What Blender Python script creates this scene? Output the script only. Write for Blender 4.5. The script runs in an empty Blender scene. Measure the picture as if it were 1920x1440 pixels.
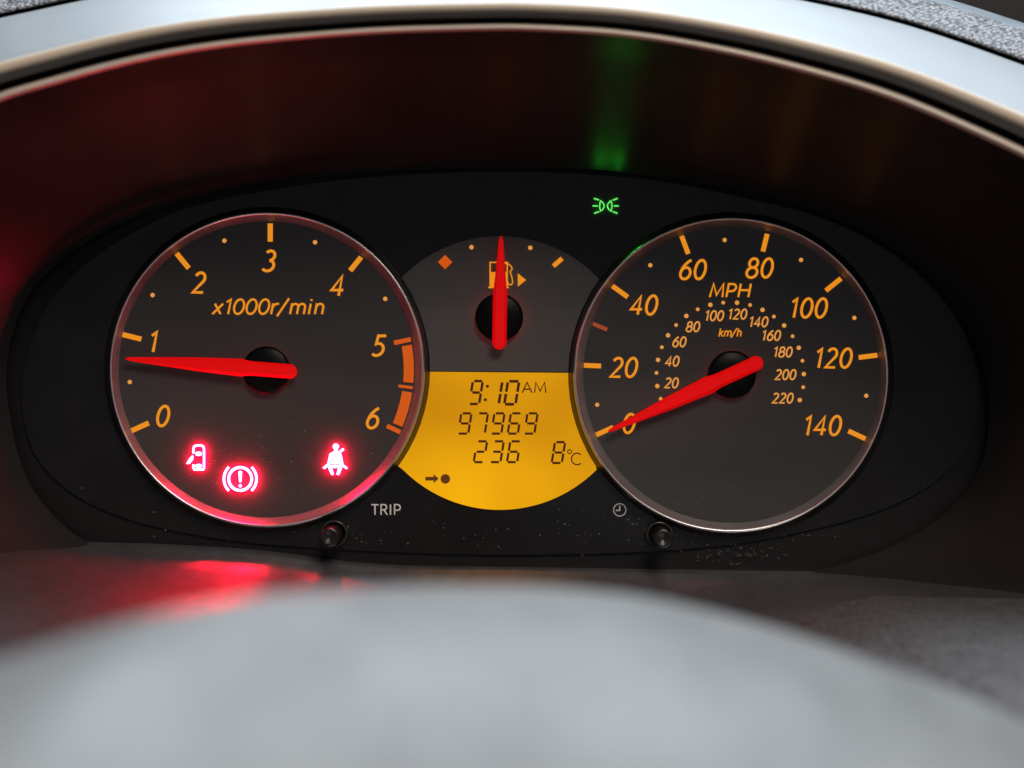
import bpy, bmesh, math, random
from mathutils import Vector
random.seed(7)
SC = bpy.context.scene
COL = SC.collection
# ------------------------------------------------------------------ camera, world, light, exposure
S = 0.00017          # metres per measuring unit on the gauge plane (1920 units wide = 0.326 m)
D = 0.50             # camera to gauge plane
cam = bpy.data.cameras.new('camera')
cam.sensor_width = 36.0
cam.lens = 36.0 * D / (1920 * S)
cam.clip_start = 0.005
cam.clip_end = 50
cam.dof.use_dof = True
cam.dof.focus_distance = D
cam.dof.aperture_fstop = 8.5
cam_o = bpy.data.objects.new('camera', cam)
COL.objects.link(cam_o)
cam_o.location = (0, -D, 0)
cam_o.rotation_euler = (math.radians(90), 0, 0)
SC.camera = cam_o
world = bpy.data.worlds.new('World')
SC.world = world
world.use_nodes = True
wb = world.node_tree.nodes['Background']
wb.inputs[0].default_value = (0.92, 0.92, 1.0, 1)
wb.inputs[1].default_value = 0.16
SC.view_settings.view_transform = 'Standard'
SC.view_settings.look = 'None'
SC.view_settings.exposure = 0.0
SC.view_settings.gamma = 1.0

def area(name, loc, target, sx, sy, power, color):
    l = bpy.data.lights.new(name, 'AREA')
    l.shape = 'RECTANGLE'; l.size = sx; l.size_y = sy; l.energy = power; l.color = color
    o = bpy.data.objects.new(name, l); COL.objects.link(o)
    o.location = loc
    o.rotation_euler = (Vector(target) - Vector(loc)).to_track_quat('-Z', 'Y').to_euler()
area('windscreen_light', (0.17, 0.10, 0.68), (0, -0.2, 0), 1.2, 0.6, 13.5, (0.80, 0.91, 1.0))
area('side_window_light', (0.24, -0.84, 0.66), (0.0, -0.05, 0), 0.45, 0.4, 6.6, (1.0, 0.90, 0.80))

# ------------------------------------------------------------------ helpers
def W(px, py, y=0.0):
    """point of a surface lying y metres behind the gauge plane (negative: nearer the driver)"""
    k = S * (D + y) / D
    return ((px - 960) * k, y, (720 - py) * k)

WL = {}
def empty(name, loc):
    o = bpy.data.objects.new(name, None); COL.objects.link(o)
    o.empty_display_size = 0.01
    o.location = loc; WL[o.name] = Vector(loc)
    return o

def tag(o, label=None, cat=None, group=None, kind=None):
    if label: o['label'] = label
    if cat: o['category'] = cat
    if group: o['group'] = group
    if kind: o['kind'] = kind
    return o

def obj(name, verts, faces, mat, parent=None, smooth=False, uvs=None):
    vs = [Vector(v) for v in verts]
    lo = Vector((min(v.x for v in vs), min(v.y for v in vs), min(v.z for v in vs)))
    hi = Vector((max(v.x for v in vs), max(v.y for v in vs), max(v.z for v in vs)))
    c = (lo + hi) / 2
    me = bpy.data.meshes.new(name)
    me.from_pydata([tuple(v - c) for v in vs], [], faces)
    if uvs:
        ul = me.uv_layers.new(name='uv')
        for lp in me.loops:
            ul.data[lp.index].uv = uvs[lp.vertex_index]
    bm = bmesh.new(); bm.from_mesh(me)
    bmesh.ops.recalc_face_normals(bm, faces=bm.faces)
    bm.to_mesh(me); bm.free()
    me.materials.append(mat)
    if smooth:
        for p in me.polygons: p.use_smooth = True
    o = bpy.data.objects.new(name, me); COL.objects.link(o)
    if parent:
        o.parent = parent
        o.location = c - WL[parent.name]
    else:
        o.location = c
    WL[o.name] = c
    return o

class MB:
    def __init__(s): s.v = []; s.f = []; s.n = 0
    def add(s, v, f):
        k = len(s.v); s.v += v; s.f += [tuple(i + k for i in q) for q in f]
    # polygon outline in gauge units, front at y1, back at y0
    def prism(s, pts, y0, y1):
        n = len(pts)
        v = [W(p[0], p[1], y1) for p in pts] + [W(p[0], p[1], y0) for p in pts]
        f = [tuple(range(n))] + [(i, (i + 1) % n, n + (i + 1) % n, n + i) for i in range(n)]
        s.add(v, f)
    def stroke(s, pts, w, y0, y1, closed=False):
        y1 = y1 - 0.000004 * (s.n % 7); s.n += 1
        n = len(pts); L = []; R = []
        for i in range(n):
            p = Vector(pts[i])
            a = Vector(pts[i - 1]) if (i > 0 or closed) else None
            b = Vector(pts[(i + 1) % n]) if (i < n - 1 or closed) else None
            d1 = (p - a).normalized() if a is not None else None
            d2 = (b - p).normalized() if b is not None else None
            if d1 is None: d1 = d2
            if d2 is None: d2 = d1
            n1 = Vector((-d1.y, d1.x)); n2 = Vector((-d2.y, d2.x))
            m = n1 + n2
            if m.length < 1e-4: m = n1
            m.normalize()
            k = min(1.8, 1.0 / max(0.2, m.dot(n1)))
            L.append(p + m * w / 2 * k); R.append(p - m * w / 2 * k)
        v = [W(p.x, p.y, y1) for p in L] + [W(p.x, p.y, y1) for p in R] + \
            [W(p.x, p.y, y0) for p in L] + [W(p.x, p.y, y0) for p in R]
        f = []
        m = n if closed else n - 1
        for i in range(m):
            j = (i + 1) % n
            f += [(i, j, n + j, n + i), (i, 2 * n + i, 2 * n + j, j), (n + i, n + j, 3 * n + j, 3 * n + i)]
        if not closed:
            f += [(0, n, 3 * n, 2 * n), (n - 1, 3 * n - 1, 4 * n - 1, 2 * n - 1)]
        s.add(v, f)
    def build(s, name, mat, parent=None, smooth=False):
        o = obj(name, s.v, s.f, mat, parent, smooth)
        if mat is M.get('tell_red'):      # bright symbol face; glowing red flanks added to cast a halo
            o.data.materials.append(M['tell_face'])
            for p in o.data.polygons:
                if abs(p.normal.y) > 0.9: p.material_index = 1
        if mat is M.get('tell_green'):  # glowing green flanks added to feed the streak on the lining
            o.data.materials.append(M['green_face'])
            for p in o.data.polygons:
                if abs(p.normal.y) > 0.9: p.material_index = 1
        return o

def arc(cx, cy, rx, ry, a0, a1, n=14):
    return [(cx + rx * math.cos(math.radians(a0 + (a1 - a0) * i / n)),
             cy + ry * math.sin(math.radians(a0 + (a1 - a0) * i / n))) for i in range(n + 1)]
def ell(cx, cy, rx, ry, n=28):
    return arc(cx, cy, rx, ry, 0, 360, n)[:-1]

def spline(pts, n):
    pts = [Vector(p) for p in pts]
    d = [0.0]
    for i in range(1, len(pts)): d.append(d[-1] + (pts[i] - pts[i - 1]).length)
    out = []
    for k in range(n):
        t = d[-1] * k / (n - 1)
        i = 0
        while i < len(pts) - 2 and d[i + 1] < t: i += 1
        u = (t - d[i]) / (d[i + 1] - d[i])
        h = d[i + 1] - d[i]
        def tan(j):
            if j == 0: return (pts[1] - pts[0]) / (d[1] - d[0])
            if j == len(pts) - 1: return (pts[-1] - pts[-2]) / (d[-1] - d[-2])
            return (pts[j + 1] - pts[j - 1]) / (d[j + 1] - d[j - 1])
        a = tan(i) * h; b = tan(i + 1) * h
        out.append(pts[i] * (2*u**3 - 3*u**2 + 1) + a * (u**3 - 2*u**2 + u) + pts[i + 1] * (-2*u**3 + 3*u**2) + b * (u**3 - u**2))
    return out

def grid(rows, closed=False):
    """quads between successive rows of equal length"""
    n = len(rows[0]); v = [tuple(p) for r in rows for p in r]; f = []
    for j in range(len(rows) - 1):
        for i in range(n if closed else n - 1):
            k = (i + 1) % n
            f.append((j * n + i, j * n + k, (j + 1) * n + k, (j + 1) * n + i))
    return v, f

# ------------------------------------------------------------------ materials
def lin(c):
    return tuple((x / 255 / 12.92) if x / 255 <= 0.04045 else ((x / 255 + 0.055) / 1.055) ** 2.4 for x in c)

def mat(name, base, rough=0.5, metal=0.0, spec=0.5, emit=None, strength=1.0, mottle=0.0, mscale=60, bump=0.0, bscale=900, stretch=None, rvar=0.0, coat=0.0):
    m = bpy.data.materials.new(name); m.use_nodes = True
    nt = m.node_tree; N = nt.nodes; Lk = nt.links
    p = N['Principled BSDF']
    p.inputs['Base Color'].default_value = (*base, 1)
    p.inputs['Roughness'].default_value = rough
    p.inputs['Metallic'].default_value = metal
    p.inputs['Specular IOR Level'].default_value = spec
    p.inputs['Coat Weight'].default_value = coat
    p.inputs['Coat Roughness'].default_value = 0.25
    if emit:
        p.inputs['Emission Color'].default_value = (*emit, 1)
        p.inputs['Emission Strength'].default_value = strength
    if mottle or bump or rvar:
        tc = N.new('ShaderNodeTexCoord'); mp = N.new('ShaderNodeMapping')
        Lk.new(tc.outputs['Object'], mp.inputs[0])
        if stretch: mp.inputs['Scale'].default_value = stretch
    if mottle:
        nz = N.new('ShaderNodeTexNoise'); nz.inputs['Scale'].default_value = mscale; nz.inputs['Detail'].default_value = 6
        Lk.new(mp.outputs[0], nz.inputs['Vector'])
        r = N.new('ShaderNodeValToRGB')
        r.color_ramp.elements[0].position = 0.3; r.color_ramp.elements[1].position = 0.7
        r.color_ramp.elements[0].color = (*[c * (1 - mottle) for c in base], 1)
        r.color_ramp.elements[1].color = (*[min(1, c * (1 + mottle)) for c in base], 1)
        Lk.new(nz.outputs[0], r.inputs[0]); Lk.new(r.outputs[0], p.inputs['Base Color'])
    if rvar:
        nz2 = N.new('ShaderNodeTexNoise'); nz2.inputs['Scale'].default_value = mscale * 2.3; nz2.inputs['Detail'].default_value = 5
        Lk.new(mp.outputs[0], nz2.inputs['Vector'])
        mr = N.new('ShaderNodeMapRange')
        mr.inputs[3].default_value = max(0.02, rough - rvar); mr.inputs[4].default_value = min(1, rough + rvar)
        Lk.new(nz2.outputs[0], mr.inputs[0]); Lk.new(mr.outputs[0], p.inputs['Roughness'])
    if bump:
        nb = N.new('ShaderNodeTexNoise'); nb.inputs['Scale'].default_value = bscale; nb.inputs['Detail'].default_value = 3
        Lk.new(mp.outputs[0], nb.inputs['Vector'])
        b = N.new('ShaderNodeBump'); b.inputs['Strength'].default_value = bump; b.inputs['Distance'].default_value = 0.0004
        Lk.new(nb.outputs[0], b.inputs['Height']); Lk.new(b.outputs[0], p.inputs['Normal'])
    return m

M = {}
M['dial'] = mat('dial_grey', (0.050, 0.0445, 0.042), 0.23, spec=0.45, mottle=0.18, mscale=40, bump=0.12, bscale=500, stretch=(0.15, 1, 1), rvar=0.1)
M['fuel_dial'] = mat('fuel_dial_grey', (0.082, 0.074, 0.069), 0.35, spec=0.45, mottle=0.15, mscale=40, bump=0.12, bscale=500, stretch=(0.15, 1, 1), rvar=0.1)
M['plate'] = mat('mask_black', (0.009, 0.0078, 0.0074), 0.17, spec=0.32, mottle=0.3, mscale=70, rvar=0.05, bump=0.05)
M['liner'] = mat('liner_black', (0.021, 0.0185, 0.019), 0.3, spec=0.16, mottle=0.2, mscale=30, rvar=0.04)
M['gap'] = mat('gap_black', (0.006, 0.0055, 0.0055), 0.5, spec=0.25, mottle=0.2)
M['chrome'] = mat('rim_chrome', (0.70, 0.69, 0.68), 0.3, metal=1.0, rvar=0.02)
M['wall'] = mat('rim_wall_satin', (0.19, 0.175, 0.175), 0.38, metal=0.3, mottle=0.2, mscale=60, rvar=0.08)
M['outer_wall'] = mat('rim_outer_satin', (0.05, 0.042, 0.042), 0.35, metal=0.4, mottle=0.2, mscale=60)
AMB = lin((238, 166, 62)); 
M['amber'] = mat('amber_print', (0.03, 0.015, 0.004), 0.5, spec=0.2, emit=lin((230, 140, 28)), strength=1.0)
M['amber_pale'] = mat('pale_amber_print', (0.03, 0.018, 0.008), 0.5, spec=0.2, emit=lin((224, 148, 66)), strength=1.0)
M['orange'] = mat('orange_print', (0.02, 0.006, 0.002), 0.5, spec=0.2, emit=lin((204, 84, 14)), strength=1.0)
M['dull_orange'] = mat('dull_orange_print', (0.02, 0.006, 0.003), 0.5, spec=0.2, emit=lin((150, 66, 34)), strength=1.0)
M['needle'] = mat('needle_red', (0.42, 0.004, 0.004), 0.4, spec=0.15, emit=lin((215, 2, 6)), strength=0.72, mottle=0.1, mscale=120)
M['hub'] = mat('hub_black', (0.0025, 0.0025, 0.003), 0.35, spec=0.12, rvar=0.08, mottle=0.2)
M['leak'] = mat('needle_lamp_red', (0.1, 0, 0), 0.5, emit=(1.0, 0.05, 0.04), strength=7.0)
M['tell_red'] = mat('warning_flank_glow', (0.3, 0.1, 0.1), 0.4, emit=(1.0, 0.002, 0.042), strength=85.0)
M['tell_face'] = mat('warning_lamp_face', (0.3, 0.1, 0.1), 0.4, emit=(290.0, 1.9, 4.5), strength=1.0)
M['tell_line'] = mat('symbol_line_dark', (0.02, 0.01, 0.01), 0.5)
M['tell_green'] = mat('indicator_flank_glow', (0.02, 0.1, 0.02), 0.4, emit=(0.03, 1.0, 0.04), strength=22.0)
M['green_face'] = mat('indicator_lamp_face', (0.02, 0.1, 0.02), 0.4, emit=(0.15, 0.80, 0.16), strength=1.0)
M['seg'] = mat('segment_dark', (0.035, 0.008, 0.003), 0.6, spec=0.2, emit=lin((62, 22, 4)), strength=0.7)
M['seg_soft'] = mat('segment_soft_dark', (0.05, 0.018, 0.004), 0.6, spec=0.2, emit=lin((92, 50, 8)), strength=0.7)
M['print_grey'] = mat('grey_print', (0.78, 0.74, 0.70), 0.5)
M['print_dim'] = mat('dim_grey_print', (0.5, 0.48, 0.48), 0.5)
M['knob'] = mat('knob_black', (0.008, 0.008, 0.0075), 0.3, spec=0.5, rvar=0.1, mottle=0.3, mscale=300)
M['collar'] = mat('knob_collar', (0.05, 0.045, 0.04), 0.18, spec=0.8, metal=0.3)
M['dust'] = mat('dust_grey', (0.12, 0.115, 0.105), 0.9, mottle=0.5, mscale=300)
M['trim'] = mat('hood_trim_silver', (0.64, 0.55, 0.46), 0.42, metal=0.2, mottle=0.06, mscale=30)
M['band'] = mat('hood_band_grey', (0.10, 0.10, 0.105), 0.5, mottle=0.1, mscale=40)
M['lip'] = mat('hood_lip_silver', (0.60, 0.49, 0.37), 0.55, metal=0.0, mottle=0.05, mscale=30)
M['fascia'] = mat('hood_fascia_silver', (0.272, 0.298, 0.318), 0.45, metal=0.2, mottle=0.07, mscale=25, rvar=0.06, bump=0.15, bscale=1500)
M['column'] = mat('column_grey_plastic', (0.160, 0.164, 0.166), 0.5, mottle=0.2, mscale=75, bump=0.3, bscale=700, stretch=(1, 0.4, 1))
M['sill'] = mat('windscreen_sill_grey', (0.27, 0.32, 0.37), 0.5, mottle=0.35, mscale=40)
M['vent'] = mat('windscreen_slot_black', (0.006, 0.006, 0.006), 0.7, mottle=0.1)

def lcd_material():
    m = bpy.data.materials.new('lcd_amber'); m.use_nodes = True
    nt = m.node_tree; N = nt.nodes; Lk = nt.links; p = N['Principled BSDF']
    p.inputs['Base Color'].default_value = (0.01, 0.005, 0.0, 1); p.inputs['Roughness'].default_value = 0.5; p.inputs['Specular IOR Level'].default_value = 0.15
    tc = N.new('ShaderNodeTexCoord'); nz = N.new('ShaderNodeTexNoise')
    nz.inputs['Scale'].default_value = 15; nz.inputs['Detail'].default_value = 2
    Lk.new(tc.outputs['Object'], nz.inputs['Vector'])
    r = N.new('ShaderNodeValToRGB')
    r.color_ramp.elements[0].position = 0.3; r.color_ramp.elements[1].position = 0.72
    r.color_ramp.elements[0].color = (*lin((184, 116, 0)), 1)
    r.color_ramp.elements[1].color = (*lin((252, 182, 6)), 1)
    Lk.new(nz.outputs[0], r.inputs[0]); Lk.new(r.outputs[0], p.inputs['Emission Color'])
    p.inputs['Emission Strength'].default_value = 1.0
    return m
M['lcd'] = lcd_material()

def weave_material(name, base, cell, strength, dark=0.35, sc=(1, 1.3, 1)):
    """moulded basket grain: two crossed waves in the surface's own uv (metres)"""
    m = bpy.data.materials.new(name); m.use_nodes = True
    nt = m.node_tree; N = nt.nodes; Lk = nt.links; p = N['Principled BSDF']
    p.inputs['Roughness'].default_value = 0.6
    uv = N.new('ShaderNodeUVMap')
    nzv = N.new('ShaderNodeTexNoise'); nzv.inputs['Scale'].default_value = 0.25 / cell
    Lk.new(uv.outputs[0], nzv.inputs['Vector'])
    mx = N.new('ShaderNodeVectorMath'); mx.operation = 'MULTIPLY_ADD'
    mx.inputs[1].default_value = (cell * 1.2,) * 3
    Lk.new(nzv.outputs['Color'], mx.inputs[0]); Lk.new(uv.outputs[0], mx.inputs[2])
    vo = N.new('ShaderNodeTexVoronoi'); vo.inputs['Scale'].default_value = 1 / cell; vo.inputs['Randomness'].default_value = 0.55
    mp = N.new('ShaderNodeMapping'); mp.inputs['Rotation'].default_value = (0, 0, math.radians(35)); mp.inputs['Scale'].default_value = sc
    Lk.new(mx.outputs[0], mp.inputs[0]); Lk.new(mp.outputs[0], vo.inputs['Vector'])
    b = N.new('ShaderNodeBump'); b.inputs['Strength'].default_value = strength; b.inputs['Distance'].default_value = cell * 0.5
    b.invert = True
    Lk.new(vo.outputs['Distance'], b.inputs['Height']); Lk.new(b.outputs[0], p.inputs['Normal'])
    r = N.new('ShaderNodeValToRGB')
    r.color_ramp.elements[0].position = 0.15; r.color_ramp.elements[1].position = 0.75
    r.color_ramp.elements[0].color = (*base, 1); r.color_ramp.elements[1].color = (*[c * dark for c in base], 1)
    Lk.new(vo.outputs['Distance'], r.inputs[0]); Lk.new(r.outputs[0], p.inputs['Base Color'])
    return m
M['pad'] = weave_material('dash_pad_weave', (0.42, 0.42, 0.46), 0.0017, 1.0, 0.04, (1.35, 0.8, 1))
M['ledge'] = weave_material('ledge_grain', (0.165, 0.160, 0.163), 0.0014, 0.9, 0.35)
M['ledge'].node_tree.nodes['Principled BSDF'].inputs['Specular IOR Level'].default_value = 0.2
M['shelf'] = mat('shelf_gloss_plastic', (0.23, 0.222, 0.238), 0.33, metal=0.80, spec=0.6, mottle=0.12, mscale=220, bump=0.13, bscale=600, rvar=0.05, stretch=(1, 0.7, 1))
M['ledge'].node_tree.nodes['Principled BSDF'].inputs['Roughness'].default_value = 0.45

# ------------------------------------------------------------------ stroke lettering (cap height 1, y up)
G = {
 '0': (0.60, [('c', ell(0.30, 0.5, 0.27, 0.49))]),
 '1': (0.34, [('o', [(0.0, 0.80), (0.21, 0.98), (0.21, 0.0)])]),
 '2': (0.60, [('o', arc(0.29, 0.72, 0.24, 0.27, 155, -32, 16) + [(0.05, 0.02), (0.57, 0.02)])]),
 '3': (0.58, [('o', arc(0.25, 0.75, 0.24, 0.24, 140, -85, 16)), ('o', arc(0.24, 0.26, 0.29, 0.26, 85, -145, 18))]),
 '4': (0.62, [('o', [(0.44, 0.0), (0.44, 0.97), (0.03, 0.28), (0.62, 0.28)])]),
 '5': (0.58, [('o', [(0.55, 0.98), (0.16, 0.98), (0.12, 0.58)] + arc(0.23, 0.31, 0.30, 0.30, 100, -135, 18))]),
 '6': (0.60, [('c', ell(0.31, 0.31, 0.26, 0.30)), ('o', [(0.50, 1.0), (0.36, 0.90), (0.22, 0.76), (0.11, 0.57), (0.055, 0.36)])]),
 '8': (0.60, [('c', ell(0.30, 0.755, 0.22, 0.235)), ('c', ell(0.30, 0.265, 0.275, 0.265))]),
 'M': (0.86, [('o', [(0.04, 0), (0.12, 1), (0.43, 0.15), (0.74, 1), (0.82, 0)])]),
 'P': (0.60, [('o', [(0.06, 0), (0.06, 0.98), (0.28, 0.98)] + arc(0.30, 0.71, 0.25, 0.27, 90, -90, 12) + [(0.06, 0.44)])]),
 'H': (0.76, [('o', [(0.06, 0), (0.06, 1)]), ('o', [(0.68, 0), (0.68, 1)]), ('o', [(0.06, 0.52), (0.68, 0.52)])]),
 'T': (0.64, [('o', [(0.0, 0.97), (0.62, 0.97)]), ('o', [(0.31, 0.97), (0.31, 0)])]),
 'R': (0.64, [('o', [(0.06, 0), (0.06, 0.98), (0.28, 0.98)] + arc(0.29, 0.73, 0.25, 0.25, 90, -90, 12) + [(0.06, 0.48)]), ('o', [(0.30, 0.48), (0.60, 0)])]),
 'I': (0.26, [('o', [(0.10, 0), (0.10, 1)])]),
 'A': (0.74, [('o', [(0.02, 0), (0.36, 1), (0.70, 0)]), ('o', [(0.14, 0.34), (0.58, 0.34)])]),
 'C': (0.72, [('o', arc(0.42, 0.5, 0.36, 0.48, 48, 312, 20))]),
 'x': (0.60, [('o', [(0.03, 0), (0.52, 0.70)]), ('o', [(0.06, 0.70), (0.49, 0)])]),
 'r': (0.40, [('o', [(0.07, 0), (0.07, 0.72)]), ('o', [(0.07, 0.42), (0.14, 0.60), (0.25, 0.69), (0.40, 0.69)])]),
 '/': (0.46, [('o', [(-0.08, -0.14), (0.40, 1.06)])]),
 'm': (0.94, [('o', [(0.07, 0), (0.07, 0.72)]), ('o', [(0.07, 0.46)] + arc(0.26, 0.46, 0.19, 0.23, 160, 0, 8) + [(0.45, 0)]), ('o', [(0.45, 0.46)] + arc(0.64, 0.46, 0.19, 0.23, 160, 0, 8) + [(0.83, 0)])]),
 'i': (0.24, [('o', [(0.07, 0), (0.07, 0.70)]), ('o', [(0.07, 0.88), (0.07, 1.0)])]),
 'n': (0.58, [('o', [(0.07, 0), (0.07, 0.72)]), ('o', [(0.07, 0.44)] + arc(0.27, 0.44, 0.20, 0.25, 160, 0, 8) + [(0.47, 0)])]),
 'h': (0.58, [('o', [(0.07, 0), (0.07, 1.0)]), ('o', [(0.07, 0.44)] + arc(0.27, 0.44, 0.20, 0.25, 160, 0, 8) + [(0.47, 0)])]),
 'k': (0.54, [('o', [(0.07, 0), (0.07, 1.0)]), ('o', [(0.44, 0.70), (0.09, 0.32)]), ('o', [(0.20, 0.42), (0.48, 0)])]),
}
def lettering(name, text, cx, cy, h, w, material, parent, y0, y1, slant=0.2, track=0.10, width=None, rot=0.0):
    adv = [(G[c][0] + track) if c != ' ' else 0.35 for c in text]
    tot = sum(adv) - track
    hx = (width / (tot + slant)) if width else h * 0.98
    mb = MB(); x = 0.0
    ca, sa = math.cos(math.radians(rot)), math.sin(math.radians(rot))
    for ch, a in zip(text, adv):
        if ch != ' ':
            for kind, pts in G[ch][1]:
                P = []
                for (gx, gy) in pts:
                    ux = (x + gx - tot / 2) * hx + (gy - 0.5) * slant * h
                    uy = (0.5 - gy) * h
                    P.append((cx + ux * ca - uy * sa, cy + ux * sa + uy * ca))
                mb.stroke(P, w, y0, y1, kind == 'c')
        x += a
    return mb.build(name, material, parent)

YF = 0.0            # dial faces
YP = -0.00035       # raised print front
def tick(name, a, b, w, material, parent):
    mb = MB(); mb.stroke([a, b], w, YF, YP); return mb.build(name, material, parent)
def dot(name, c, r, material, parent, y0=YF, y1=YP):
    mb = MB(); mb.prism(ell(c[0], c[1], r, r, 14), y0, y1); return mb.build(name, material, parent)

# ------------------------------------------------------------------ hood (binnacle) round the gauges
hood = tag(empty('binnacle_hood', W(900, 50, -0.085)), 'silver grey arched hood over the gauges with dark inner lining', 'dashboard hood')
FR = [(-420, 1400), (-415, 1000), (-405, 700), (-350, 480), (-255, 335), (-140, 255), (0, 191), (100, 160), (200, 132), (300, 109), (400, 92), (500, 80), (700, 64), (900, 57.5),
      (1000, 58), (1160, 68), (1300, 89), (1460, 124), (1660, 183), (1860, 268), (1960, 320), (2070, 400), (2160, 510), (2220, 700), (2240, 1000), (2245, 1400)]
BK = [(330, 1075), (160, 1015), (60, 915), (18, 780), (16, 660), (60, 545), (150, 462), (275, 398), (400, 363), (520, 341), (660, 325), (800, 317), (960, 314),
      (1120, 318), (1260, 336), (1400, 364), (1540, 402), (1670, 464), (1775, 555), (1835, 660), (1855, 770), (1835, 880), (1770, 965), (1660, 1030), (1500, 1080)]
NH = 160
front = spline(FR, NH); back = spline(BK, NH)
def remap(curve):   # resample by angle about the gauge centre so that front and back correspond
    return curve
nrm = []
for i in range(NH):
    a = front[max(0, i - 1)]; b = front[min(NH - 1, i + 1)]
    d = (b - a).normalized(); n = Vector((d.y, -d.x))
    nrm.append(n)
def off(i, o):
    x = max(-400, min(2240, front[i].x))
    k = 1 + 0.40 * ((x - 900) / 1000) ** 2
    return front[i] + nrm[i] * o * k
def sweep(name, profile, material, parent, smooth=True):
    rows = []; uvs = []; v = 0.0
    for j, (o, y) in enumerate(profile):
        row = []; u = 0.0
        for i in range(NH):
            p = off(i, o); q = Vector(W(p.x, p.y, y)); row.append(q)
        if not j: r0 = row
        if j: v += (row[NH // 2] - rows[-1][NH // 2]).length
        for i in range(NH):
            if i: u += (r0[i] - r0[i - 1]).length
            uvs.append((u, v))
        rows.append(row)
    vs, fs = grid(rows)
    return obj(name, vs, fs, material, parent, smooth, uvs)
# lining: from the rim back to the mask
rows = []
for t, (y, s) in enumerate([(-0.088, 0.0), (-0.075, 0.11), (-0.066, 0.20), (-0.05, 0.38), (-0.03, 0.62), (-0.012, 0.86), (-0.002, 1.0)]):
    rows.append([Vector(W(*(front[i] * (1 - s) + back[i] * s), y)) for i in range(NH)])
v, f = grid(rows)
obj('lining', v, f, M['liner'], hood, True)
sweep('trim_strip', [(0, -0.0878), (1.5, -0.0898), (4, -0.0912), (7, -0.0916), (10, -0.0908), (12, -0.0892), (13, -0.0872)], M['trim'], hood)
sweep('groove', [(13, -0.0872), (14.5, -0.082), (22.5, -0.082), (24, -0.088)], M['gap'], hood, False)
sweep('rim_band', [(24, -0.088), (25, -0.0892), (35, -0.0905), (37, -0.0908)], M['band'], hood)
sweep('lip', [(37, -0.0908), (37.6, -0.0926), (39, -0.0934), (44, -0.0937), (49, -0.0938), (52, -0.0935), (53, -0.0926)], M['lip'], hood)
sweep('fascia', [(53, -0.0926), (60, -0.0895), (72, -0.083), (88, -0.0735), (102, -0.064), (111, -0.056), (115, -0.050)], M['fascia'], hood)
sweep('seam', [(115, -0.050), (115.5, -0.044), (120, -0.043), (121, -0.048)], M['gap'], hood, False)

dash = tag(empty('dashboard', W(1800, 40, -0.03)), 'dark grey woven grain dashboard top beyond the silver hood edge', 'dashboard')
sweep('grain_pad', [(121, -0.048), (123, -0.0485), (127, -0.047), (138, -0.041), (150, -0.034), (159, -0.028), (162, -0.022)], M['pad'], dash)
sweep('sill_strip', [(162, -0.022), (163, -0.012), (175, 0.01), (200, 0.06)], M['sill'], dash)
sweep('back_shelf', [(200, 0.06), (230, 0.12), (330, 0.30)], M['vent'], dash)

# ------------------------------------------------------------------ cluster mask
cluster = tag(empty('instrument_cluster', W(940, 700, 0)), 'black oval instrument cluster plate holding both round gauges and the amber display', 'instrument cluster')
# plate with bores is not needed: dials sit just proud of it
mb = MB(); 
pl = spline([(60, 640), (40, 740), (70, 860), (180, 950), (380, 1005), (640, 1030), (960, 1040), (1280, 1030), (1480, 1002), (1680, 945), (1800, 860), (1838, 750), (1815, 640),
             (1740, 530), (1600, 430), (1400, 372), (1200, 335), (960, 322), (700, 332), (500, 358), (330, 398), (180, 480), (95, 565), (60, 640)], 120)[:-1]
mb.prism([(p.x, p.y) for p in pl], 0.0024, 0.0012)
mb.build('mask_plate', M['plate'], cluster)
bk = [Vector(W(p.x, p.y, 0.0024)) for p in spline([(-500, 1500), (-500, -100), (960, -250), (2420, -100), (2420, 1500)], 60)]
v = [tuple(p) for p in bk]; obj('housing', v, [tuple(range(len(v)))], M['gap'], cluster)
lettering('trip_lettering', 'TRIP', 724, 955.5, 19.5, 2.6, M['print_grey'], cluster, 0.0012, 0.0010, slant=0.0, track=0.14, width=55)
ck = MB(); ck.stroke(ell(1162, 956, 11.6, 11.6), 2.0, 0.0012, 0.0010, True)
ck.stroke([(1162, 948), (1162, 957), (1154.5, 957)], 2.6, 0.0012, 0.0010)
ck.build('clock_symbol', M['print_dim'], cluster)
# side light tell-tale
sl = MB()
def H(x, y): return (1080 + x / 16, 340 + y / 16)
yA, yB = 0.0012, 0.0009
sl.stroke([H(735, 885), H(716, 810), H(712, 735), H(718, 650), H(740, 585), H(790, 620), H(838, 690), H(848, 745), H(830, 800), H(790, 855)], 2.3, yA, yB, True)
sl.stroke([H(1055, 885), H(1074, 810), H(1079, 735), H(1072, 650), H(1048, 585), H(1000, 620), H(952, 690), H(940, 745), H(958, 800), H(1000, 855)], 2.3, yA, yB, True)
for a, b in [((540, 510), (690, 560)), ((505, 735), (650, 735)), ((545, 960), (690, 905)), ((1105, 565), (1250, 510)), ((1135, 735), (1285, 735)), ((1100, 905), (1245, 960))]:
    sl.stroke([H(*a), H(*b)], 2.6, yA, yB)
o = sl.build('side_light_indicator', M['tell_green'], cluster); o['label'] = 'green lit side light symbol of two lamps with rays'

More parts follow.
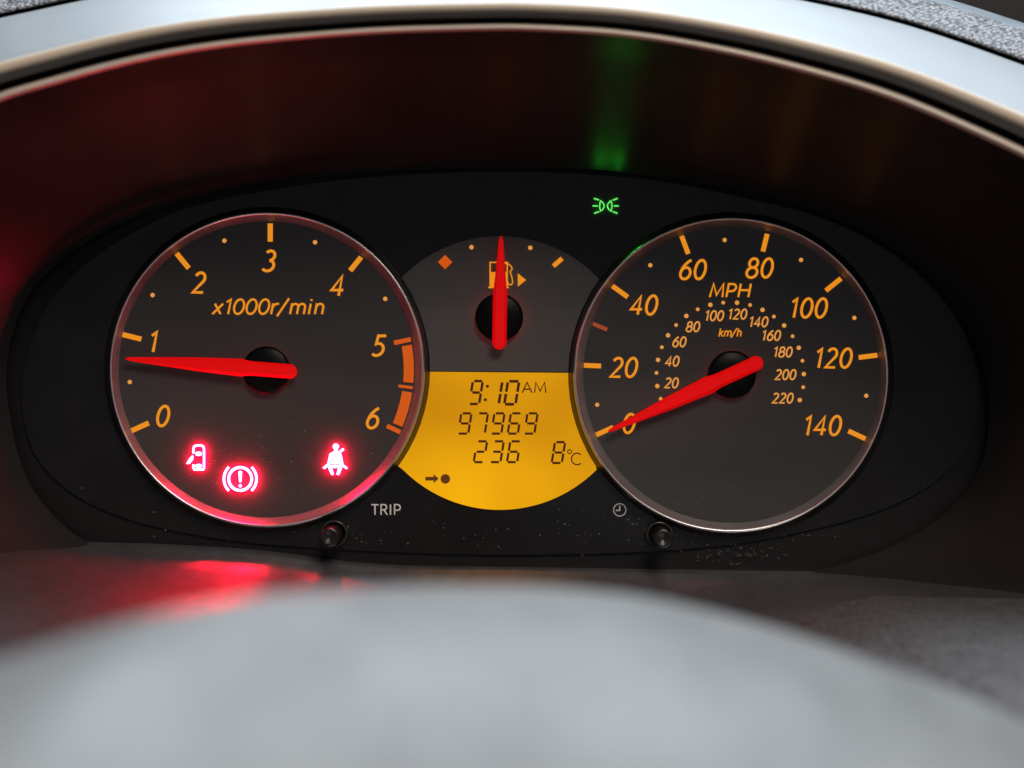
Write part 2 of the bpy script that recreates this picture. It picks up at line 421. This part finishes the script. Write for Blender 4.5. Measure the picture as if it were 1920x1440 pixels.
# ------------------------------------------------------------------ gauge builder
def ring(name, cx, cy, prof, material, parent, n=128):
    rows = []
    for r, y in prof:
        rows.append([Vector(W(cx + r * math.cos(2 * math.pi * i / n), cy + r * math.sin(2 * math.pi * i / n), y)) for i in range(n)])
    v, f = grid(rows, True)
    return obj(name, v, f, material, parent, True)
def disc(name, cx, cy, r, y, material, parent, n=128):
    v = [W(cx + r * math.cos(2 * math.pi * i / n), cy + r * math.sin(2 * math.pi * i / n), y) for i in range(n)]
    return obj(name, v, [tuple(range(n))], material, parent)
def needle(parent, hub, tip, tail, wt, wb, wtail, hubr, name='needle'):
    a = Vector(tip); b = Vector(tail); L = (b - a).length; d = (b - a) / L; n = Vector((-d.y, d.x))
    h = (Vector(hub) - a).dot(d)
    st = [(0, 0.8), (3, wt * 0.75), (9, wt * 1.25), (h * 0.5, wb * 0.76), (h - hubr * 1.02, wb), (h - hubr * 0.9, (wb + wtail) / 2 ), (h - hubr * 0.6, wtail), (L - wtail, wtail)]
    mb = MB()
    rows = []
    ye, yr = -0.0040, -0.0052
    sec = [(s, w) for s, w in st] + [(L - wtail + wtail * math.sin(math.radians(t)), wtail * math.cos(math.radians(t))) for t in (20, 40, 60, 75, 88)]
    for s, w in sec:
        c = a + d * s
        k = min(1.0, w / wtail + 0.2)
        pr = [(-1, -0.0034), (-1, ye), (-0.62, yr), (0.62, yr), (1, ye), (1, -0.0034)]
        rows.append([Vector(W(*(c + n * w * q), ye + (y - ye) * k)) for q, y in pr])
    v, f = grid(rows)
    f += [tuple(range(6)), tuple(len(v) - 6 + i for i in range(6))]
    nd = obj(name, v, f, M['needle'], parent)
    # hub cap on its stem; the needle's lamp shines out from underneath
    ring('light_ring', hub[0], hub[1], [(36, 0.0), (36, -0.0016)], M['leak'], nd, 48)
    ring('hub_cap', hub[0], hub[1], [(36, -0.0012), (hubr - 1, -0.0014), (hubr, -0.0018), (hubr - 1, -0.0024), (hubr - 5, -0.0028), (hubr * 0.4, -0.0031), (0.5, -0.0032)], M['hub'], nd, 64)
    return nd
def bezel(parent, cx, cy, dx, dy):
    """dial recessed in a conical wall under a thin chrome rim"""
    disc('dial_face', dx, dy, 279, YF, M['dial'], parent)
    ring('inner_wall', cx, cy, [(277, 0.0002), (279, -0.0006), (288.5, -0.0028), (290, -0.0031)], M['wall'], parent)
    ring('rim', cx, cy, [(289.6, -0.0031), (290.5, -0.0035), (292.7, -0.0038), (295.2, -0.0035), (296.4, -0.0029)], M['chrome'], parent)
    ring('outer_wall', cx, cy, [(296, -0.0029), (300, -0.0016), (305, 0.0010)], M['outer_wall'], parent)

# ------------------------------------------------------------------ tachometer
tach = tag(empty('tachometer', W(500, 693, 0)), 'round rev counter at left marked 0 to 6 with lit red warning symbols', 'gauge', 'round gauges of the instrument cluster')
bezel(tach, 500.3, 692.8, 501, 692.5)
for a, b in [((506.7, 419), (506.7, 453)), ((331, 475), (354, 503)), ((677, 482), (656.5, 507.5)), ((229, 627), (265, 636)), ((245, 808.5), (279, 793))]:
    tick('tick_mark', a, b, 9.6, M['amber'], tach)
for c in [(420.7, 451.3), (590.7, 454.3), (286, 553.3), (722.3, 560.3), (243.3, 716.3)]:
    dot('dot_mark', c, 4.2, M['amber_pale'], tach)
for t, x, y in [('0', 306, 780), ('1', 289, 641), ('2', 374, 530), ('3', 506, 489), ('4', 633.5, 535.5), ('5', 711, 648), ('6', 699.5, 784)]:
    lettering('numeral', t, x, y, 38, 5.4, M['amber'], tach, YF, YP, slant=0.19)
lettering('unit_lettering', 'x1000r/min', 505, 575, 28, 4.0, M['amber'], tach, YF, YP, slant=0.2, track=0.10, width=217)
# red line band
cxr, cyr = 501, 693
def band(a0, a1, r0, r1, n=10):
    o = arc(cxr, cyr, r1, r1, a0, a1, n); i = arc(cxr, cyr, r0, r0, a1, a0, n)
    mb = MB(); mb.prism(o + i, YF, YP); return mb.build('red_line_band', M['orange'], tach)
band(-9.8, 5.2, 256, 275); band(9.0, 23.0, 256, 275)
def radial(name, deg, r0, r1, w, m):
    c, s = math.cos(math.radians(deg)), math.sin(math.radians(deg))
    return tick(name, (cxr + r0 * c, cyr + r0 * s), (cxr + r1 * c, cyr + r1 * s), w, m, tach)
radial('tick_mark', -11.9, 243, 275, 8.5, M['orange'])
radial('tick_mark', 7.1, 248, 275, 5.5, M['orange'])
radial('tick_mark', 25.2, 248, 276, 8.5, M['orange'])
needle(tach, (499, 694), (235, 672.5), (557, 697.5), 3.0, 16.8, 13.6, 45)

# warning lamps: symbols raised so their added flank glow reddens the dial
YA, YB = YF, -0.0017
door = tag(empty('door_ajar_light', W(370, 858, 0)), None); door.parent = tach; door.location = Vector(W(370, 858, 0)) - WL['tachometer']
door['label'] = 'red lit car outline with one door open'
def Q(x, y): return (320 + x / 9.6, 800 + y / 9.6)
mb = MB()
mb.stroke([Q(408, 480), Q(410, 400), Q(425, 355), Q(470, 338), Q(545, 338), Q(585, 355), Q(600, 400), Q(600, 740), Q(585, 772), Q(430, 772), Q(408, 740), Q(408, 680)], 4.0, YA, YB)
mb.build('car_outline', M['tell_red'], door)
for y, ry in ((488, 40), (706, 36)):
    mb = MB(); mb.prism([Q(*p) for p in ell(503, y, 62, ry, 18)], YA, YB); mb.build('window_symbol', M['tell_red'], door)
mb = MB(); mb.prism([Q(392, 508), Q(410, 530), Q(405, 590), Q(340, 672), Q(280, 668), Q(330, 580)], YA, YB); mb.build('open_door', M['tell_red'], door)
brake = tag(empty('brake_light', W(450, 898, 0)), None); brake.parent = tach; brake.location = Vector(W(450, 898, 0)) - WL['tachometer']
brake['label'] = 'red lit exclamation mark in a circle between brackets'
mb = MB(); mb.stroke(ell(450.4, 898, 21.6, 21.6, 40), 5.0, YA, YB, True); mb.build('circle', M['tell_red'], brake)
for a0, a1 in ((-46, 46), (134, 226)):
    mb = MB(); mb.stroke(arc(450.4, 898, 30.6, 30.6, a0, a1, 16), 4.6, YA, YB); mb.build('bracket', M['tell_red'], brake)
mb = MB(); mb.prism([(446.9, 884), (450.4, 882.8), (453.9, 884), (452.6, 903), (450.4, 905), (448.2, 903)], YA, YB); mb.prism(ell(450.4, 910.8, 3.0, 3.0, 14), YA, YB)
mb.build('exclamation_mark', M['tell_red'], brake)
belt = tag(empty('seat_belt_light', W(629, 862, 0)), None); belt.parent = tach; belt.location = Vector(W(629, 862, 0)) - WL['tachometer']
belt['label'] = 'red lit seated figure with a seat belt'
def B(x, y): return (580 + x / 12, 800 + y / 12)
mb = MB(); mb.prism([B(*p) for p in ell(597, 449, 70, 68, 20)], YA, YB); mb.build('head', M['tell_red'], belt)
mb = MB(); mb.prism([B(*p) for p in [(556, 520), (640, 520), (650, 570), (715, 605), (740, 700), (768, 850), (865, 925), (838, 958), (765, 915), (738, 905), (725, 960), (668, 1090), (608, 1078), (648, 930), (512, 930), (552, 1075), (497, 1090),
    (445, 980), (420, 900), (338, 958), (298, 922), (405, 830), (430, 720), (448, 625), (480, 590), (550, 560)]], YA, YB); mb.build('torso', M['tell_red'], belt)
mb = MB(); mb.stroke([B(675, 580), B(772, 497)], 4.6, YA, YB - 0.00001); mb.build('belt_strap', M['tell_red'], belt)
mb = MB(); mb.stroke([B(452, 808), B(668, 604)], 1.5, YA, YB - 0.00005); mb.stroke([B(448, 858), B(585, 842), B(732, 872)], 1.8, YA, YB - 0.00005); mb.build('belt_line', M['tell_line'], belt)

# ------------------------------------------------------------------ speedometer
spd = tag(empty('speedometer', W(1371, 703, 0)), 'round speedometer at right marked 0 to 140 MPH with inner km/h scale', 'gauge', 'round gauges of the instrument cluster')
bezel(spd, 1371.3, 703, 1370.6, 702.6)
for a, b in [((1278, 442.5), (1290.5, 476)), ((1438.5, 438.5), (1430.5, 471.5)), ((1148, 536), (1177, 557)), ((1577, 522), (1548.5, 545)), ((1095, 685), (1127, 686.3)), ((1645, 666), (1610, 670.3)), ((1590.7, 808), (1623, 823)), ((1118, 815.5), (1150, 801))]:
    tick('tick_mark', a, b, 9.0, M['amber'], spd)
tick('tick_mark', (1111.7, 607), (1138.5, 618), 7.4, M['dull_orange'], spd)
for c in [(1219.3, 497.3), (1358.7, 450), (1502, 487.3), (1602, 596), (1624.3, 742), (1119.7, 759)]:
    dot('dot_mark', c, 4.0, M['amber_pale'], spd)
for t, x, y in [('0', 1180, 794), ('20', 1170.5, 689), ('40', 1208, 572), ('60', 1299.5, 505.5), ('80', 1425, 502.5), ('100', 1517.5, 577.5), ('120', 1564, 671.5), ('140', 1543.5, 798)]:
    lettering('numeral', t, x, y, 36, 5.0, M['amber'], spd, YF, YP, slant=0.19, track=0.17)
lettering('unit_lettering', 'MPH', 1370, 544.5, 25, 3.9, M['amber'], spd, YF, YP, slant=0.2, track=0.14, width=82)
lettering('unit_lettering', 'km/h', 1370, 623.5, 15, 2.4, M['amber'], spd, YF, YP, slant=0.2, track=0.08, width=46)
KD = [(1238.8, 747.6), (1232.4, 723.9), (1230.9, 699.1), (1233.8, 674.8), (1241, 651), (1252.6, 628.7), (1267.7, 609.5), (1286.9, 592.4), (1308.3, 580), (1332, 571.5), (1356, 567.5),
      (1381.9, 567.5), (1406.4, 571.9), (1429.8, 581), (1451, 593.6), (1470.3, 610.3), (1486.2, 630.4), (1497.7, 652.2), (1504.6, 676.4), (1507.2, 701.3), (1506, 726), (1499.6, 750.2)]
for i, c in enumerate(KD):
    dot('dot_mark', c, 4.2 if i % 2 else 3.5, M['amber_pale'], spd)
for t, x, y in [('20', 1259.5, 718), ('40', 1260.8, 677.3), ('60', 1274, 641), ('80', 1299.7, 612.6), ('100', 1340, 592), ('120', 1383.5, 589), ('140', 1423, 603.5), ('160', 1446.8, 629), ('180', 1468.6, 660), ('200', 1473.3, 702.5), ('220', 1468, 746.6)]:
    lettering('small_numeral', t, x, y, 18.5, 3.0, M['amber_pale'], spd, YF, YP, slant=0.19, track=0.15)
needle(spd, (1373, 702), (1140, 809), (1430, 675.5), 3.0, 17.0, 13.8, 45)

# ------------------------------------------------------------------ fuel gauge and display share one disc between the two gauges
def gauge_side(tx, ty, r, y):      # x of the circle of a gauge at height y
    return math.sqrt(max(0, r * r - (y - ty) ** 2))
RO = 306
def left_x(y): return 500.3 + gauge_side(500.3, 692.8, RO, y)
def right_x(y): return 1371.3 - gauge_side(1371.3, 703, RO, y)
FC = (937, 699.5); FRr = 256.5
fuel = tag(empty('fuel_gauge', W(937, 600, 0)), 'half round fuel gauge with upright red needle above the amber display', 'gauge')
pts = arc(FC[0], FC[1], FRr, FRr, -136, -44, 40)      # left to right over the top
pts += [(right_x(y), y) for y in [525, 550, 580, 610, 640, 670, 697.5]]
pts += [(left_x(y), y) for y in [695.5, 670, 640, 610, 580, 550, 525]]
mb = MB(); mb.prism(pts, 0.0012, 0.0003); mb.build('dial_face', M['fuel_dial'], fuel)
mb = MB(); mb.prism([(834.5 + 13.5 * c, 491.5 + 13.5 * s) for c, s in ((1, 0), (0, 1), (-1, 0), (0, -1))], YF + 0.0003, YP); mb.build('empty_mark', M['orange'], fuel)
tick('full_mark', (1037.5, 499), (1054, 484.5), 8.5, M['amber'], fuel)
for c in ((884, 463.5), (994.3, 464.5)): dot('dot_mark', c, 4.2, M['amber_pale'], fuel, 0.0003)
mb = MB()
mb.stroke([(919, 538), (919, 492), (951, 492), (951, 538)], 2.6, 0.0003, YP)
mb.prism([(920, 510), (950, 510), (950, 538), (920, 538)], 0.0003, YP + 0.00005)
mb.stroke([(915.5, 539), (954, 539)], 3.0, 0.0003, YP)
mb.stroke([(946, 494), (953, 494.5), (958, 499), (960.5, 504), (956.5, 509.5), (959.5, 519), (961.5, 529), (959, 534), (953.5, 533.5), (951, 526), (951, 520)], 2.2, 0.0003, YP)
mb.build('pump_symbol', M['amber'], fuel)
mb = MB(); mb.prism([(970.8, 512.5), (986.5, 525), (970.8, 537.5)], 0.0003, YP); mb.build('filler_side_arrow', M['amber'], fuel)
needle(fuel, (936, 595), (939.5, 442.5), (936, 655.5), 3.4, 13.2, 13.4, 45)

lcd = tag(empty('trip_display', W(936, 820, 0)), 'glowing amber trip display showing 9:10 AM and 97969', 'display')
ys = [699.2, 720, 745, 770, 795, 820, 845, 860, 874]
pts = [(left_x(y) , y if i else 697.0) for i, y in enumerate(ys)]
bot = arc(FC[0], FC[1], FRr, FRr, 137, 43, 48)
pts = pts + bot[1:-1] + [(right_x(y), y) for y in reversed(ys)]
mb = MB(); mb.prism(pts, 0.0012, 0.0004); mb.build('screen', M['lcd'], lcd)
YS0, YS1 = 0.0004, 0.00022
SEGS = {'0': 'abcdef', '1': 'bc', '2': 'abged', '3': 'abgcd', '6': 'afgedc', '7': 'abc', '8': 'abcdefg', '9': 'abcdfg'}
def digit(ch, cx, cy, w, h, t, slant=0.16):
    mb = MB()
    def P(u, v): return (cx + u * w / 2 + (v * h / 2) * slant, cy - v * h / 2)
    g = 0.13; gv = 0.09
    L = {'a': [(-1 + g * 2, 1), (1 - g, 1)], 'g': [(-1 + g * 2, 0), (1 - g * 2, 0)], 'd': [(-1 + g, -1), (1 - g * 2, -1)],
         'b': [(1, 1 - gv), (1, gv)], 'c': [(1, -gv), (1, -1 + gv)], 'f': [(-1, 1 - gv), (-1, gv)], 'e': [(-1, -gv), (-1, -1 + gv)]}
    for s in SEGS[ch]:
        a, b = L[s]
        mb.stroke([P(*a), P(*b)], t, YS0, YS1)
    return mb.build('digit', M['seg'], lcd)
digit('9', 892.5, 736, 18.5, 43, 4.8); digit('1', 928.5, 736.5, 20, 43, 5.2); digit('0', 959.5, 736.5, 21, 43, 5.2)
mb = MB(); mb.prism(ell(913.8, 724.3, 3.0, 3.0, 12), YS0, YS1); mb.prism(ell(910.0, 749.5, 3.0, 3.0, 12), YS0, YS1); mb.build('colon', M['seg'], lcd)
lettering('meridiem_lettering', 'AM', 1001.5, 726.7, 19.5, 2.6, M['seg'], lcd, YS0, YS1, slant=0.0, width=46)
for i, ch in enumerate('97969'): digit(ch, 871.5 + 31 * i, 794, 19, 38, 4.3)
for i, ch in enumerate('236'): digit(ch, 900.8 + 31.2 * i, 847, 19, 39, 4.3)
digit('8', 1047, 848.5, 19, 39, 4.3)
mb = MB(); mb.stroke(ell(1068, 846.8, 3.7, 3.7, 16), 1.8, YS0, YS1, True); mb.stroke(arc(1082, 860.5, 10.5, 10.8, 48, 312, 20), 2.4, YS0, YS1); mb.build('degree_unit_lettering', M['seg'], lcd)
mb = MB(); mb.prism([(797.5, 894), (813, 894), (813, 889), (822.5, 897.5), (813, 906), (813, 901), (797.5, 901)], YS0, YS1); mb.build('arrow_symbol', M['seg_soft'], lcd)
mb = MB(); mb.prism(ell(835, 898, 9, 9, 20), YS0, YS1); mb.build('dot_symbol', M['seg_soft'], lcd)

# ------------------------------------------------------------------ reset knobs
def knob(cx, cy, label):
    k = tag(empty('reset_knob', W(cx, cy, 0)), label, 'knob', 'push knobs below the gauges')
    ring('collar', cx, cy, [(21, 0.0012), (21, -0.0015), (22.5, -0.0024), (24.5, -0.0022), (26, -0.0012), (26.5, 0.0012)], M['collar'], k, 40)
    yk = -0.0125
    kx = [(17.5, 0.001), (17.5, yk + 0.0006), (16.6, yk), (12, yk + 0.0001), (6, yk + 0.0006), (0.5, yk + 0.0008)]
    n = 40; rows = []
    for r, y in kx:
        c = Vector(W(cx, cy, 0)); c.y = y
        rows.append([c + Vector((r * S * math.cos(2 * math.pi * i / n), 0, r * S * math.sin(2 * math.pi * i / n))) for i in range(n)])
    v, f = grid(rows, True)
    obj('stem', v, f, M['knob'], k, True)
knob(626.5, 1000.5, 'black trip reset knob under the rev counter beside the word TRIP')
knob(1236.5, 1003, 'black clock setting knob under the speedometer beside the clock symbol')

# ------------------------------------------------------------------ ledge under the gauges
BE = spline([(-420, 1008), (0, 1014), (280, 1018), (480, 1030), (640, 1050), (760, 1059), (960, 1062), (1250, 1067), (1600, 1072), (1920, 1080), (2320, 1084)], 90)
rows = []; uvs = []
for y, dz in [(0.003, -0.003), (0.0, -0.0004), (-0.001, 0.0), (-0.0025, -0.0022), (-0.006, -0.0067), (-0.011, -0.0118), (-0.016, -0.0155), (-0.023, -0.0186), (-0.033, -0.0208), (-0.05, -0.0226), (-0.075, -0.0238), (-0.11, -0.0245),
              (-0.15, -0.0248), (-0.19, -0.025), (-0.23, -0.026), (-0.27, -0.029), (-0.31, -0.034)]:
    r = []
    for p in BE:
        q = Vector(W(p.x, p.y, 0.0)); z = q.z
        z2 = z * 0.35 + (-0.0592) * 0.65
        t = min(1, max(0, -y / 0.10))
        w = max(0, min(1, (p.x - 40) / 330)) * max(0, min(1, (1650 - p.x) / 420)); w = w * w * (3 - 2 * w) * 0.62
        yy = y if y > -0.012 else -0.012 + (y + 0.012) * (1 + 3.4 * max(0, min(1, (820 - p.x) / 480)))
        yy = max(yy, -0.40)
        r.append(Vector((q.x, yy, z * (1 - t) + z2 * t + dz * max(w, 0.06)))); uvs.append((q.x, y + dz * 0.6))
    rows.append(r)
ledge = tag(empty('dashboard_ledge', W(960, 1062, -0.01)), 'dark ledge below the gauges catching red and amber reflections', 'dashboard ledge')
NB = len(BE); cut = 10
v, f = grid(rows[:cut]); obj('gloss_shelf', v, f, M['shelf'], ledge, True)
v, f = grid(rows[cut - 1:]); obj('grain_cover', v, f, M['ledge'], ledge, True, uvs[(cut - 1) * NB:])

# ------------------------------------------------------------------ steering column cover in the foreground
CP = [(-900, 1580, 0.17), (-400, 1370, 0.172), (0, 1236, 0.178), (160, 1185, 0.181), (320, 1144, 0.186), (500, 1113, 0.195), (700, 1100, 0.210), (900, 1097, 0.222), (1060, 1103, 0.225), (1200, 1118, 0.226), (1320, 1143, 0.227),
      (1450, 1177, 0.228), (1600, 1225, 0.230), (1760, 1283, 0.233), (1920, 1350, 0.238), (2150, 1470, 0.25), (2500, 1700, 0.27)]
c1 = spline([(p[0], p[1]) for p in CP], 110)
crest = []
for q in c1:
    for a, b in zip(CP, CP[1:]):
        if a[0] <= q.x <= b[0] + 1e-6:
            t = (q.x - a[0]) / (b[0] - a[0]); d = a[2] + (b[2] - a[2]) * t
            x_, y_, z_ = W(q.x, q.y, d - D); crest.append([x_, d, z_]); break
for _ in range(6):
    for i in range(1, len(crest) - 1): crest[i][1] = (crest[i - 1][1] + 2 * crest[i][1] + crest[i + 1][1]) / 4
prof = [(0.045, -0.070), (0.040, -0.040), (0.030, -0.018), (0.018, -0.0062), (0.008, -0.0012), (0.0, 0.0), (-0.012, 0.0006), (-0.03, -0.0014), (-0.048, -0.006), (-0.068, -0.016), (-0.084, -0.032), (-0.095, -0.055), (-0.10, -0.09)]
rows = []
for dy, dz in prof:
    rows.append([Vector((x, -D + d + dy, z + dz)) for x, d, z in crest])
v, f = grid(rows)
cc = obj('steering_column_cover', v, f, M['column'], None, True)
tag(cc, 'pale grey rounded steering column cover, out of focus in front of the gauges', 'column cover')

# ------------------------------------------------------------------ dust on the plate and the dials
mb = MB()
def fleck(x, y, r, yb):
    n = random.randint(4, 6); a0 = random.random() * 6
    mb.prism([(x + r * (0.6 + 0.6 * random.random()) * math.cos(a0 + 6.283 * i / n), y + r * (0.6 + 0.6 * random.random()) * math.sin(a0 + 6.283 * i / n)) for i in range(n)], yb, yb - 0.00008)
for (x, y, sx, sy, n) in [(640, 990, 50, 24, 34), (1180, 985, 45, 28, 24), (1290, 1015, 45, 14, 16), (1390, 1030, 80, 12, 26), (1000, 985, 200, 28, 22), (780, 950, 40, 30, 6), (940, 1000, 460, 32, 80), (300, 960, 120, 40, 25), (1510, 1005, 40, 8, 12)]:
    for _ in range(n): fleck(random.gauss(x, sx * 0.6), random.gauss(y, sy * 0.6), random.choice([0.5, 0.6, 0.8, 1.0, 1.2, 1.9]), 0.0012)
for (x, y, sx, sy, n) in [(420, 850, 110, 60, 46), (590, 880, 80, 60, 30), (1280, 945, 40, 14, 14), (1360, 900, 120, 50, 12)]:
    for _ in range(n):
        px, py = random.gauss(x, sx * 0.6), random.gauss(y, sy * 0.6)
        if min(math.hypot(px - 500, py - 693), math.hypot(px - 1371, py - 703)) < 270: fleck(px, py, random.choice([0.7, 0.9, 1.2, 1.6]), 0.0)
for _ in range(34):
    x, y = random.gauss(1375, 42), random.gauss(1040, 7); a = random.random() * 6.283; P = []
    for k in range(5):
        P.append((x, y)); a += random.uniform(-0.9, 0.9); x += 2.6 * math.cos(a); y += 1.8 * math.sin(a)
    mb.stroke(P, random.uniform(0.3, 0.8), 0.0012, 0.0010)
for _ in range(14):
    x, y = random.gauss(500, 90), random.gauss(870, 40); L = random.uniform(5, 16)
    mb.stroke([(x, y), (x + L, y + random.uniform(-1.5, 1.5))], 0.6, 0.0, -0.00006)
o = mb.build('dust', M['dust']); tag(o, 'fine grey dust flecks on the black plate and dials', 'dust', kind='stuff')
